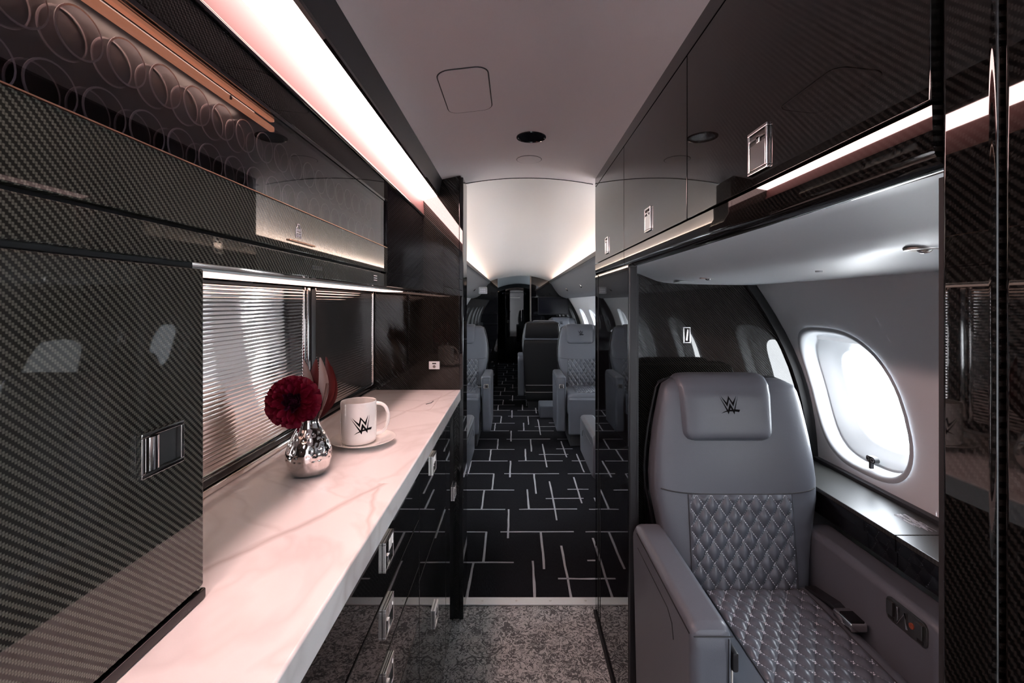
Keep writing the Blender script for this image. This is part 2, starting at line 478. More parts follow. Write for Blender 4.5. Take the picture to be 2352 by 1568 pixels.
winsR = [-.347, .493, 1.333]
winsC = [2.17, 3.01, 3.85, 4.69, 5.53, 6.37]
struct('wall_right_galley', liner(1, -1.5, 1.92, winsR), 'liner', 'pale grey curved side wall beside the single seat', ang=60)
struct('wall_right_cabin', liner(1, 1.92, 7.0, winsC), 'liner', 'pale grey curved right side wall of the cabin', ang=60)
struct('wall_left_cabin', liner(-1, 2.0, 7.0, winsC[1:]), 'liner', 'pale grey curved left side wall of the cabin', ang=60)
for c_ in winsR: window(1, c_, detail=(c_ == 1.333))
for c_ in winsC: window(1, c_)
for c_ in winsC[1:]: window(-1, c_)
# outer skin closes the spaces behind the furniture; the window belt is left open
mb = MB()
mb.box(-1.12, 1.2, -1.55, 10.45, 1.93, 1.95)
for x, y0 in ((-1.12, -.62), (1.18, -1.5)):        # the entry door opening on the left behind the viewer stays open
    mb.box(x, x+.02, y0, 10.4, 1.36, 1.93)
    mb.box(x, x+.02, y0, 10.4, -.03, .70)
mb.box(-1.12, -.34, -.645, -.625, -.03, 1.93)
mb.box(-1.12, -1.10, -.62, 2.0, .70, 1.36); mb.box(-1.12, -1.05, 7.0, 10.4, .7, 1.36); mb.box(1.05, 1.18, 7.0, 10.4, .7, 1.36)
mb.box(-1.12, 1.2, 10.4, 10.42, -.03, 1.95)
struct('wall_outer_skin', mb, 'dark_grey', 'dark outer skin of the fuselage', smooth=False)
mb = MB().box(-1.12, 1.2, -1.55, -1.5, -.03, 1.95)
struct('wall_front', mb, 'liner', 'forward bulkhead behind the viewer')

# ------------------------------------------------------------------ partitions (structure walls)
# left bulkhead that ends the galley
mb = MB().box(-1.08, -.226, 1.872, 2.0, 0, 1.83)
struct('wall_left_bulkhead', mb, 'carbon_cross', 'glossy carbon bulkhead at the end of the galley counter')
mb = MB().box(-.232, -.214, 1.866, 2.006, 0, 1.815, .003)
struct('trim_1', mb, 'black_gloss', 'black post at the aisle end of the left bulkhead')
# right bulkhead behind the single seat
edge = [(XC+W(z)-.002, z) for z in [1.44-.06*i for i in range(24)]]
mb = MB().prism([(.365, 0), (.365, 1.44)]+edge+[(XC+W(0)-.002, 0)], 'y', 1.55, 1.905)
struct('wall_right_bulkhead', mb, 'carbon_cross', 'glossy carbon panel behind the single seat')
mb = MB()
zz = [.60+.06*i for i in range(14)]
mb.rings([[(XC+W(z)-.034, 1.538, z), (XC+W(z)-.0015, 1.538, z), (XC+W(z)-.0015, 1.55, z), (XC+W(z)-.034, 1.55, z)] for z in zz], True, True, True)
struct('trim_2', mb, 'black_matte', 'matte black trim where the carbon panel meets the side wall')
mb = MB().box(.335, .362, 1.352, 1.913, .0, 1.414, .003)
struct('wall_right_aisle', mb, 'black_gloss', 'glossy black aisle side of the right bulkhead')
mb = MB().box(.337, .358, 1.340, 1.353, 0, 1.405, .002)
mb.box(.358, .364, 1.345, 1.55, 0, 1.38)
struct('trim_3', mb, 'black_satin', 'thin black post beside the single seat')
mb = MB().box(.327, .3348, 1.352, 1.913, 0, .012, .001)
struct('baseboard_right', mb, 'black_matte', 'thin black gasket at the foot of the right aisle panel')
mb = MB().box(.3335, .3365, 1.838, 1.843, .0, 1.41); mb.box(.3335, .3365, 1.800, 1.802, .0, .62)
struct('trim_6', mb, 'black_matte', 'dark upright joints in the right aisle panel')
# near right closet front, two narrow panels
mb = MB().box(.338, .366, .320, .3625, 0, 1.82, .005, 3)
struct('wall_right_closet', mb, 'carbon_side_right_shaded', 'narrow glossy carbon closet panel nearest the seat')
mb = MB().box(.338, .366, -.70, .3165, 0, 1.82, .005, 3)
struct('wall_right_closet_near', mb, 'carbon_side_right_shaded', 'glossy carbon closet panel at the right border')
mb = MB().box(.352, .366, .312, .324, 0, 1.82); mb.box(.34, .40, .355, .3655, 0, 1.40)
struct('trim_4', mb, 'black_matte', 'dark joint between the closet panels')
# cabin partition at the aft end
def part_poly(x0, x1, side):
    zs_ = [.02+.06*i for i in range(27)]
    outer = [(XC+side*(W(z)-.002), z) for z in zs_]
    top = []
    u1 = side*.46; xa = x1 if side < 0 else x0
    n = 10
    for i in range(n+1):
        x = (XC+u1)+(xa-(XC+u1))*i/n
        top.append((x, ceil_c(x-XC, 7.0)-.003))
    return [(xa, .02)]+outer+top
mb = MB().prism(part_poly(.235, 0, 1), 'y', 7.0, 7.05)
struct('wall_aft_right', mb, 'black_gloss', 'glossy black aft partition carrying the screen')
mb = MB().prism(part_poly(0, -.275, -1), 'y', 7.0, 7.05)
struct('wall_aft_left', mb, 'black_gloss', 'glossy black aft partition on the left of the aisle')
mb = MB().box(.222, .242, 6.985, 7.06, 0, 1.72, .004)
struct('trim_5', mb, 'gunmetal', 'polished post beside the aft doorway')
mb = MB().box(-.62, -.60, 7.05, 9.8, 0, 1.75); mb.box(.60, .62, 7.05, 9.8, 0, 1.75); mb.box(-.6, .6, 9.8, 9.85, 0, 1.75)
struct('wall_aft', mb, 'black_gloss', 'dark aft compartment walls')
d = MB().box(-.28, .22, 9.77, 9.8, .02, 1.52, .01)
dr = struct('door_1', d, 'black_gloss', 'dark aft door at the end of the aisle')
d = MB().box(-.12, .10, 9.755, 9.77, 1.40, 1.425, .004); obj('door_rail', d, 'brushed', dr)
d = MB().box(.12, .135, 9.75, 9.77, .9, 1.15, .004); obj('door_handle', d, 'chrome', dr)

# ------------------------------------------------------------------ threshold strip
t = thing('threshold_strip', 'brushed metal threshold strip between vinyl and carpet', 'threshold', (.05, 1.975, 0))
obj('plate', MB().box(-.36, .46, 1.951, 1.999, .0005, .0075, .002), 'aluminium', t)
for px in (960, 1034, 1108, 1186, 1264, 1345, 1405):
    x = (px-1184)/F*1.975
    obj('screw', MB().lathe([(.0001, .0092), (.004, .009), (.0052, .0075)], x, 1.975, 10), 'brushed', t)

# ------------------------------------------------------------------ generic latch
def latch(parent, face_x, nrm, cy, cz, wy, hz, paddle, proud=.004):
    """face_x: plane the latch sits on; nrm: +1 faces +x. paddle: 'down','up','near' side the paddle fills"""
    m = MB(); fx = face_x; o = fx+nrm*proud
    def bx(y0, y1, z0, z1, a, b, bev=0): m.box(min(a, b), max(a, b), y0, y1, z0, z1, bev, 2)
    y0, y1, z0, z1 = cy-wy/2, cy+wy/2, cz-hz/2, cz+hz/2; e = .0045
    m.mat(0)
    bx(y0, y1, z1-e, z1, fx, o, .0008); bx(y0, y1, z0, z0+e, fx, o, .0008); bx(y0, y0+e, z0+e, z1-e, fx, o, .0008); bx(y1-e, y1, z0+e, z1-e, fx, o, .0008)
    m.mat(1); bx(y0+e, y1-e, z0+e, z1-e, fx, fx+nrm*.0006)
    m.mat(0); g = .0012; q = fx+nrm*proud*.75
    if paddle == 'down':
        zc = z0+e+(hz-2*e)*.70; bx(y0+e+g, y1-e-g, z0+e+g, zc, fx+nrm*.0006, q, .0006)
        bx(y0+e, y1-e, zc+.006, zc+.0085, fx+nrm*.0006, q); bx(cy-.004, cy+.004, zc, zc+.010, fx+nrm*.0006, q, .001)
    elif paddle == 'up':
        zc = z0+e+(hz-2*e)*.34; bx(y0+e+g, y1-e-g, zc, z1-e-g, fx+nrm*.0006, fx+nrm*proud*.3, .0004)
        bx(cy-.006, cy+.006, z0+e, zc, fx+nrm*.0006, q, .001)
    else:
        yc = y0+e+(wy-2*e)*.45
        rs = []
        for i in range(13):
            a = math.pi*i/12; rs.append([(fx+nrm*(.0006+.0065*math.sin(a)), (y0+e+g+yc)/2+(yc-y0-e-g)/2*-math.cos(a), zq) for zq in (z0+e+g, z1-e-g)])
        m.rings(rs, False)
    return obj('latch', m, ['chrome', 'near_black'], parent)

# ------------------------------------------------------------------ left galley
CT, CX0, CX1 = .943, -.582, -.225          # worktop height, back, front
mb = MB().box(CX0, CX1, -.62, 1.868, CT-.044, CT, .004, 3)
t = thing('galley_worktop', 'long white marble worktop with pink-lit surface along the galley', 'worktop', (-.4, .6, CT-.044))
obj('slab', mb, 'marble', t)
lid = MB(); pts = rrect(-.545, -.285, 1.50, 1.80, .03, 6)
lid.tube([(x, y, CT+.0000) for x, y in pts], .0008, 5, closed=True)
obj('lid_seam', lid, 'seam_pale', t)
lid = MB().tube([(-.315, 1.60, CT+.0004), (-.30, 1.62, CT+.0006), (-.298, 1.65, CT+.0004)], .0016, 6)
obj('finger_notch', lid, 'dark_grey', t)
# base units under the worktop
BX = -.242
def base_unit(name, label, y0, y1, fronts):
    t = thing(name, label, 'cabinet', ((-.57+BX)/2, (y0+y1)/2, 0), 'base cabinets under the worktop')
    obj('carcass', MB().box(-.575, BX-.016, y0+.001, y1-.001, .0, CT-.046), 'black_satin', t)
    for kind, z0, z1, ly, lz in fronts:
        d = obj(kind, MB().box(BX-.015, BX, y0+.002, y1-.002, z0+.002, z1-.002, .002), 'carbon_base', t)
        if ly is not None: latch(d, BX, 1, ly, lz, .056, .055, 'up', .007)
    return t
base_unit('base_cabinet', 'black base cabinet of drawers nearest the viewer under the worktop', -.60, .42, [('drawer', .758, .897, -.1, .83), ('drawer', .64, .758, -.1, .70), ('door', .06, .64, -.1, .5)])
base_unit('drawer_unit', 'black unit of stacked drawers with chrome latches under the middle of the worktop', .42, 1.145,
          [('drawer', .758, .897, .853, .836), ('drawer', .64, .758, .853, .715), ('drawer', .50, .64, .853, .60), ('drawer', .06, .50, .853, .42)])
base_unit('base_cabinet', 'black base cabinet with two doors right of the drawer unit', 1.145, 1.577, [('door', .60, .897, 1.327, .833), ('door', .06, .60, 1.36, .37)])
base_unit('base_cabinet', 'narrow black base cabinet against the left bulkhead', 1.577, 1.866, [('door', .06, .897, 1.78, .563)])

# backsplash: ribbed mirror panels
BZ0, BZ1 = .972, 1.343
def rib_panel(name, label, y0, y1):
    t = thing(name, label, 'mirror', (-.585, (y0+y1)/2, BZ0), 'ribbed mirror panels of the backsplash')
    pitch = .0087; n = int((BZ1-BZ0)/pitch); prof = []
    for i in range(n):
        prof.append((-.5838, BZ0+i*pitch))
        for q in (.05, .12, .25, .4, .55, .7, .82, .91, .95):
            prof.append((-.5838+.0008+.00030*(1-(2*(q-.05)/.9-1)**2), BZ0+(i+q)*pitch))
    prof.append((-.5838, BZ0+n*pitch))
    m = MB(); ys = [y0+(y1-y0)*i/8 for i in range(9)]
    m.rings([[(x, y, z) for x, z in prof] for y in ys], False)
    obj('ribbed_sheet', m, 'rib_mirror', t, ang=30)
    obj('backing', MB().box(-.592, -.5845, y0, y1, BZ0, BZ1), 'black_satin', t)
    for yy in (y0+.003, y1-.010):
        if yy < .3: continue
        obj('edge_strip', MB().box(-.584, -.5795, yy, yy+.006, BZ0, BZ1, .001), 'rib_mirror', t)
    return t
rib_panel('ribbed_mirror_panel', 'large ribbed mirror panel behind the dahlia vase', -.6, 1.262)
rib_panel('ribbed_mirror_panel', 'smaller ribbed mirror panel nearer the carbon bulkhead', 1.315, 1.866)
tag(obj('mirror_post', MB().box(-.590, -.576, 1.286, 1.314, BZ0-.005, BZ1-.004, .0015), 'black_satin'), 'black upright between the two ribbed mirror panels', 'post')
tag(obj('mirror_post', MB().box(-.590, -.577, 1.266, 1.282, BZ0-.005, BZ1, .002), 'chrome'), 'polished upright strip at the end of the large mirror panel', 'post')
tag(obj('backsplash_rail', MB().box(-.592, -.572, .555, 1.866, CT+.014, BZ0, .003), 'black_gloss'), 'black rail under the ribbed mirrors', 'rail')
tag(obj('backsplash_sill', MB().box(-.592, -.566, .555, 1.866, CT, CT+.0135, .003), 'rib_mirror'), 'polished copper-toned sill where worktop meets backsplash', 'sill')

# socket in the bulkhead
t = thing('socket_plate', 'small pale socket plate on the carbon bulkhead above the worktop', 'socket', (-.334, 1.87, 1.027))
obj('plate', MB().box(-.356, -.312, 1.869, 1.8725, 1.027, 1.059, .001), 'aluminium', t)
obj('slot', MB().box(-.342, -.326, 1.8682, 1.8695, 1.048, 1.053), 'near_black', t)
obj('port', MB().lathe([(.0001, 1.8682), (.006, 1.8682), (.006, 1.8692)], -.334, 1.038, 16, 'y'), 'chrome', t)

# tall carbon cabinet standing on the worktop
FX = -.377
t = thing('counter_cabinet', 'tall carbon-fibre cabinet standing on the worktop at the left border', 'cabinet', (-.47, 0, CT))
obj('body', MB().box(-.58, FX-.016, -.6, .548, CT+.001, 1.340), 'black_satin', t)
d = obj('door', MB().box(FX-.015, FX, -.6, .551, CT+.016, 1.341, .003), 'carbon_side_left', t)
latch(d, FX, 1, .481, 1.146, .058, .0455, 'near', .006)
obj('plinth', MB().box(FX-.02, FX+.002, -.6, .552, CT+.0005, CT+.013, .002), 'black_gloss', t)

# overhead cabinet: lower band, carbon flap with glass, top band
t = thing('overhead_cabinet', 'long black overhead cabinet with smoked glass flap above the worktop', 'cabinet', (-.47, .4, 1.347))
obj('carcass', MB().box(-.58, -.50, -.6, 1.86, 1.352, 1.80), 'black_satin', t)
obj('base_shelf', MB().box(-.50, FX-.02, -.6, 1.86, 1.350, 1.3895), 'black_satin', t)
obj('gap_filler', MB().box(-.575, FX-.01, -.6, .545, 1.3415, 1.3495), 'black_matte', t)  # added to stop light showing through the slot above the tall cabinet
obj('divider', MB().box(-.50, FX-.02, 1.338, 1.86, 1.3895, 1.66), 'black_satin', t)
lb = obj('lower_band', MB().box(FX-.02, FX, -.6, 1.335, 1.347, 1.384, .002), 'carbon_side_left', t)
obj('lower_band_end', MB().box(FX-.02, FX-.003, 1.338, 1.866, 1.350, 1.392, .002), 'black_gloss', t)
fl = obj('flap', MB().box(FX-.012, FX, -.6, 1.338, 1.389, 1.461, .0015), 'carbon_side_left', t)
obj('flap_edge', MB().box(FX-.010, FX+.0006, -.6, 1.338, 1.4612, 1.4625), 'copper', fl)
obj('flap_pull', MB().box(FX, FX+.004, .755, .85, 1.4035, 1.4065, .001), 'copper', fl)
gl = obj('glass_front', MB().box(FX-.007, FX-.001, -.6, 1.330, 1.4627, 1.593), 'smoked_glass', t)
fr = MB().box(FX-.012, FX+.001, -.6, 1.342, 1.593, 1.599); fr.box(FX-.012, FX+.001, 1.330, 1.342, 1.4627, 1.593)
obj('glass_frame', fr, 'black_gloss', t)
obj('top_band', MB().box(FX-.02, FX, -.6, 1.338, 1.600, 1.652, .0015), 'carbon_band', t)
obj('end_panel', MB().box(FX-.02, FX-.002, 1.3425, 1.866, 1.393, 1.652, .0015), 'black_gloss', t)
# weight placard (outline of a weight with two text lines) and warning text
def line_marks(parent, name, y0, z0, segs, x=FX+.0006, th=.0006):
    m = MB()
    for (a, b, c_, d_) in segs:
        m.tube([(x, y0+a, z0+b), (x, y0+c_, z0+d_)], th, 4)
    return obj(name, m, 'print_white', parent)
wq = [(-.009, 0), (.009, 0), (.0085, .017), (.004, .019), (.003, .024), (-.003, .024), (-.004, .019), (-.0085, .017)]
segs = [(*wq[i], *wq[(i+1) % 8]) for i in range(8)]+[(-.0085, .009, .0085, .009)]
segs += [(-.006+i*.0035, zc, -.0045+i*.0035, zc+.0045) for i in range(4) for zc in (.002, .0115)]
line_marks(fl, 'weight_placard', .79, 1.412, segs)
segs = [(-.014+i*.0045, -.006*j, -.0115+i*.0045, -.006*j+.0006) for j in range(3) for i in range(6)]
line_marks(lb, 'warning_text', 1.225, 1.372, segs, th=.0009)
vt = MB()
for i in range(6):
    vt.box(FX, FX+.0004, .845+i*.0075, .849+i*.0075, 1.362, 1.370)
obj('vent_marks', vt, 'dark_grey', lb)

# things inside the glass cabinet: rack of round wells, copper rails, lamp strip
t = thing('glass_rack', 'dark rack of round clear glass wells behind the smoked glass', 'rack', (-.44, .4, 1.39))
obj('rack_panel', MB().box(-.425, -.422, -.6, 1.33, 1.3905, 1.60), 'black_satin', t)
ringm = None
for r_i, z in enumerate((1.424, 1.487, 1.550)):
    for k in range(22):
        y = .215+k*.052+(.026 if r_i % 2 else 0)
        if y > 1.30: continue
        if ringm is None:
            m = MB()
            m.lathe([(.0225, -.004), (.0235, -.004), (.0235, -.020), (.0225, -.020), (.0225, -.004)], 0, 0, 28, 'x')
            m.mat(1); m.lathe([(.0222, -.0035), (.0240, -.0035), (.0240, -.0045)], 0, 0, 28, 'x'); m.lathe([(.0222, -.0195), (.0240, -.0195), (.0240, -.0205)], 0, 0, 28, 'x')
            ro = obj('well_ring', m, ['acrylic', 'rim_glass'], t); ringm = ro.data
            base = ro
            for q in ringm.vertices: pass
        # ring mesh was shifted by the root origin: place by local offset
            ro.location = (FX-.024+.0, y, z); first = ro
        else:
            ro = bpy.data.objects.new('well_ring', ringm); C.objects.link(ro); ro.parent = t; ro.location = (FX-.024, y, z)
for z0, lab in ((1.573, 'lower'), (1.5885, 'upper')):
    t2 = thing('amber_light_strip', '%s of the two thin amber light strips inside the smoked glass cabinet' % lab, 'lamp', (-.39, .1, z0), 'amber strips in the glass cabinet')
    obj('diffuser', MB().box(-.394, -.386, -.6, .73, z0, z0+.0085, .002), 'led_amber', t2)
    if lab == 'lower': obj('strip_screw', MB().lathe([(.0001, -.3845), (.003, -.3845), (.003, -.386)], .615, 1.5775, 12, 'x'), 'chrome', t2)
t2 = thing('cabinet_lamp', 'small rose lamp strip inside the top of the smoked glass cabinet', 'lamp', (-.47, .2, 1.592))
obj('lamp_bar', MB().box(-.415, -.400, -.5, .70, 1.592, 1.599), 'black_satin', t2)
obj('diffuser', MB().box(-.413, -.402, -.5, .70, 1.5905, 1.592), 'led_cove', t2)

# under-cabinet lamp
t = thing('under_cabinet_lamp', 'thin rose light strip under the overhead cabinet', 'lamp', (-.51, .9, 1.34))
obj('channel', MB().box(-.540, -.452, .56, 1.85, 1.3456, 1.3495), 'aluminium', t)
obj('diffuser', MB().box(-.535, -.458, .56, 1.85, 1.343, 1.3456, .001), 'led_under', t)

# ceiling lamp over the galley
t = thing('ceiling_lamp', 'long bright rose-white ceiling light strip above the worktop', 'lamp', (-.35, .6, 1.65))
dz = MB().prism([(-.379, 1.720), (-.320, 1.738), (-.320, 1.742), (-.379, 1.724)], 'y', -.6, 1.868)
obj('diffuser', dz, 'led_main', t)
obj('side_fascia', MB().prism([(-.3765, 1.660), (-.3745, 1.660), (-.3785, 1.7195), (-.3815, 1.7195)], 'y', -.6, 1.868), 'mauve_fascia', t)
obj('lower_rail', MB().box(-.392, -.3735, -.6, 1.868, 1.6525, 1.6598, .0015), 'black_gloss', t)
obj('copper_lip', MB().box(-.377, -.3735, -.6, 1.868, 1.6600, 1.6612), 'copper', t)
obj('outer_rail', MB().prism([(-.3205, 1.735), (-.3135, 1.737), (-.3135, 1.745), (-.322, 1.745)], 'y', -.6, 1.868), 'black_gloss', t)
obj('housing', MB().prism([(-.3135, 1.744), (-.301, 1.806), (-.34, 1.85), (-.50, 1.85), (-.50, 1.66), (-.384, 1.66), (-.384, 1.728), (-.322, 1.746)], 'y', -.6, 1.868), 'dark_grey', t)
obj('ceiling_edge', MB().tube([(-.303, -.6, 1.812), (-.303, 1.868, 1.812)], .004, 8), 'black_gloss', t)

mb = MB().tube([(x, 1.997, ceil_g(x)-.001) for x in [-.22+.56*i/16 for i in range(17)]], .0018, 6)
struct('trim_7', mb, 'black_satin', 'thin dark joint between galley ceiling and cabin headliner')
# ------------------------------------------------------------------ ceiling fittings
t = thing('access_panel', 'square access panel with rounded corners in the galley ceiling', 'panel', (-.12, 1.16, 1.83))
pts = rrect(-.183, -.066, 1.045, 1.275, .028, 6)
pa = MB(); n = len(pts)
pa.add([(x, y, ceil_g(x)-.0022) for x, y in pts]+[(x, y, ceil_g(x)+.002) for x, y in pts], [list(range(n))]+[(i, (i+1) % n, n+(i+1) % n, n+i) for i in range(n)])
obj('cover', pa, 'ceiling_panel', t, ang=30)
pa = MB().tube([(x, y, ceil_g(x)-.0005) for x, y in rrect(-.1845, -.0645, 1.0435, 1.2765, .0295, 6)], .0016, 5, closed=True)
obj('joint', pa, 'dark_grey', t)
t = thing('downlight', 'round dark glass downlight with black rim in the galley ceiling', 'downlight', (.052, 1.505, 1.845))
zc = ceil_g(.052)
obj('rim', MB().lathe([(.043, zc-.001), (.044, zc-.004), (.049, zc-.003), (.050, zc+.002)], .052, 1.505, 40), 'black_gloss', t)
obj('lens', MB().lathe([(.0001, zc-.0015), (.043, zc-.001)], .052, 1.505, 40), 'screen', t)
t = thing('speaker_cover', 'round ceiling-coloured speaker cover beyond the downlight', 'speaker', (.052, 1.74, 1.845))
obj('disc', MB().lathe([(.0001, zc-.0025), (.046, zc-.002), (.047, zc+.002)], .052, 1.74, 40), 'ceiling_panel', t)
obj('ring', MB().tube([(.052+.0475*math.cos(R(a)), 1.74+.0475*math.sin(R(a)), zc-.0003) for a in range(0, 360, 10)], .0013, 5, closed=True), 'dark_grey', t)

# ------------------------------------------------------------------ right overhead cabinets
OX = .335
tag(obj('cornice', MB().box(OX, OX+.03, .366, 1.913, 1.7845, 1.822, .002), 'black_gloss'), 'glossy black cornice above the right overhead cabinets', 'cornice')
tag(obj('ceiling_joint', MB().tube([(OX+.001, -.7, 1.825), (OX+.001, 1.95, 1.825)], .004, 8), 'black_satin'), 'black joint where ceiling meets the right cabinets', 'trim')
doors = [(1.406, 1.913, 1.66, 'smallest-looking black overhead cabinet at the far end beside the cabin doorway'), (.889, 1.406, 1.145, 'middle black overhead cabinet on the right'), (.366, .889, .625, 'nearest black overhead cabinet with large chrome latch on the right')]
for y0, y1, ly, lab in doors:
    t = thing('overhead_locker', lab, 'cabinet', (.45, (y0+y1)/2, 1.462), 'right overhead lockers')
    obj('body', MB().box(OX+.017, .55, y0+.001, y1-.001, 1.463, 1.783), 'black_satin', t)
    d = obj('door', MB().box(OX, OX+.015, y0+.0015, y1-.0015, 1.463, 1.782, .0015), 'carbon_side_right_shaded', t)
    latch(d, OX, -1, ly, 1.509, .050, .060, 'down', .004)
prof = [(OX, 1.459), (OX+.0005, 1.441), (OX+.0011, 1.424), (OX+.0045, 1.415), (OX+.012, 1.4095), (OX+.024, 1.409), (OX+.028, 1.418), (OX+.028, 1.459)]
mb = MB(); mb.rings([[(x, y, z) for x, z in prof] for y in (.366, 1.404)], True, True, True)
tag(obj('locker_valance', mb, 'carbon_side_right_shaded', ang=50), 'long curved black valance under the two nearer right cabinets', 'valance')
mb = MB(); mb.rings([[(x, y, z) for x, z in prof] for y in (1.408, 1.913)], True, True, True)
tag(obj('locker_valance', mb, 'black_gloss', ang=50), 'short black valance under the far right cabinet', 'valance')

# grey service ledge over the single seat
t = thing('service_ledge', 'smooth grey overhead service panel with reading lights above the single seat', 'panel', (.55, .9, 1.35))
pl = [(.365, 1.411), (.385, 1.408), (.42, 1.398), (.455, 1.384), (.48, 1.374), (.505, 1.3685), (.54, 1.365), (.62, 1.3625), (.72, 1.3605), (XC+W(1.3595)-.003, 1.3595), (XC+W(1.44)-.003, 1.44), (.365, 1.44)]
mb = MB(); mb.rings([[(x, y, z) for x, z in pl] for y in (-.7, .36, 1.0, 1.548)], True, True, True)
obj('panel', mb, 'valance_grey', t, ang=50)
def rlight(parent, x, y):
    z = lerp(x, [(q[0], q[1]) for q in pl[:10]])
    o = obj('reading_light', MB().lathe([(.0001, z-.0008), (.012, z-.001), (.016, z-.0015), (.019, z-.0008), (.020, z+.002)], x, y, 28), 'brushed', parent)
    obj('light_nozzle', MB().lathe([(.0001, z-.0055), (.004, z-.005), (.006, z-.0035), (.008, z-.0015)], x+.002, y, 20), 'chrome', o)
rlight(t, .525, 1.245); rlight(t, .515, .575)
obj('ledge_button', MB().lathe([(.0001, 1.3595), (.006, 1.36), (.007, 1.364)], .60, .90, 16), 'valance_grey', t)
obj('ledge_grille', MB().box(.50, .545, 1.39, 1.44, 1.3635, 1.3665, .001), 'valance_grey', t)

# latch plate on the carbon panel
t = thing('panel_latch', 'small upright chrome latch on the carbon panel above the seat', 'latch', (.58, 1.55, 1.18))
LX, LZ = (1576.5-1184)/F*1.55, CAMH-(769-695)/F*1.55
m = MB(); e = .004; hw_, hh_ = .0125, .0275
m.box(LX-hw_, LX+hw_, 1.544, 1.5495, LZ+hh_-e, LZ+hh_, .0008); m.box(LX-hw_, LX+hw_, 1.544, 1.5495, LZ-hh_, LZ-hh_+e, .0008)
m.box(LX-hw_, LX-hw_+e, 1.544, 1.5495, LZ-hh_+e, LZ+hh_-e, .0008); m.box(LX+hw_-e, LX+hw_, 1.544, 1.5495, LZ-hh_+e, LZ+hh_-e, .0008)
obj('frame', m, 'chrome', t)
obj('recess', MB().box(LX-hw_+e, LX+hw_-e, 1.5485, 1.5498, LZ-hh_+e, LZ+hh_-e), 'near_black', t)
obj('paddle', MB().prism([(LX-.004, LZ-.018), (LX+.002, LZ-.02), (LX+.006, LZ+.02), (LX+.001, LZ+.02)], 'y', 1.5455, 1.5485, .0008), 'chrome', t)

# side ledge below the window
LZ_, LX0 = .773, .8615
def ledge(y0, y1, lab):
    t = thing('side_ledge', lab, 'ledge', (.92, (y0+y1)/2, .70), 'side ledges under the windows')
    xb = XC+W(LZ_)-.004
    yt = y1-.0015
    obj('top_board', MB().box(LX0, xb-.02, y0, yt, LZ_-.012, LZ_, .0025), 'carbon_top', t)
    obj('wall_strip', MB().box(xb-.02, xb-.001, y0, y1-.0015, LZ_-.012, LZ_+.010, .002), 'dark_grey', t)
    obj('fascia', MB().box(LX0+.001, LX0+.014, y0, yt, .734, LZ_-.012, .002), 'black_gloss', t)
    obj('lower_fascia', MB().box(LX0+.005, LX0+.02, y0, yt, .697, .734, .002), 'black_gloss', t)
    return t
ledge(-.7, 1.033, 'near black side ledge under the window at the right border')
sl = ledge(1.033, 1.5365, 'far black side ledge with a white scribbled mark beside the seat')
m = MB(); rg = random.Random(5)
for i in range(95):
    yy = rg.gauss(1.09, .020); xx = .958+rg.uniform(-.018, .014)-(yy-1.09)*.05
    ln = rg.uniform(.006, .03); yy = max(1.048, min(1.134-ln, yy))
    m.box(xx, xx+rg.uniform(.0006, .0015), yy, yy+ln, LZ_+.0001, LZ_+.0005)
sc = obj('scribble_mark', m, 'print_white', sl, smooth=False); sc['label'] = 'white scratchy printed mark'

# ------------------------------------------------------------------ seats
EMB = [
 [(315, 265), (715, 720), (845, 310), (1100, 700), (1370, 290), (1130, 965), (885, 500), (740, 975)],
 [(225, 265), (765, 1165), (905, 745), (1150, 1170), (1470, 290), (1165, 1460), (950, 1040), (790, 1450)],
 [(315, 1395), (480, 1290), (680, 1210), (900, 1165), (1250, 1135), (1550, 1160), (1480, 1310), (1200, 1265), (870, 1265), (600, 1300)]]
def emblem(fn, width, cuts=3, mir=False):
    """fn(u, v) -> point; u, v in metres centred on the emblem, v up"""
    m = MB(); k = width/1325.0
    for i, poly in enumerate(EMB):
        b = bmesh.new()
        vs = [b.verts.new(((x-887)*k, -(y-862)*k, 0)) for x, y in poly]
        b.faces.new(vs); bmesh.ops.triangulate(b, faces=b.faces[:])
        bmesh.ops.subdivide_edges(b, edges=b.edges[:], cuts=cuts, use_grid_fill=True)
        for q in b.verts: q.co = Vector(fn(q.co.x, q.co.y, i))
        m.bm(b)
    return m
BW = [(.42, .195), (.55, .207), (.64, .222), (.74, .241), (.85, .237), (.95, .222), (1.02, .207), (1.05, .196), (1.062, .17)]
BF = [(.42, -.205), (.5, -.197), (.75, -.165), (.95, -.135), (1.02, -.125), (1.05, -.112), (1.062, -.09)]
def sup(hw, y0, y1, z, n=40, e=5.0, cx=0):
    ym, yh = (y0+y1)/2, (y1-y0)/2; r = []
    for j in range(n):
        a = 2*math.pi*j/n; c_, s_ = math.cos(a), math.sin(a)
        r.append((cx+hw*math.copysign(abs(c_)**(2/e), c_), ym+yh*math.copysign(abs(s_)**(2/e), s_), z))
    return r
CW, CH = .0428, .062      # diamond size of the quilting
def quilt_h(a, b):
    fa = abs(math.sin(math.pi*a)); fb = abs(math.sin(math.pi*b))
    return (fa*fb)**.6
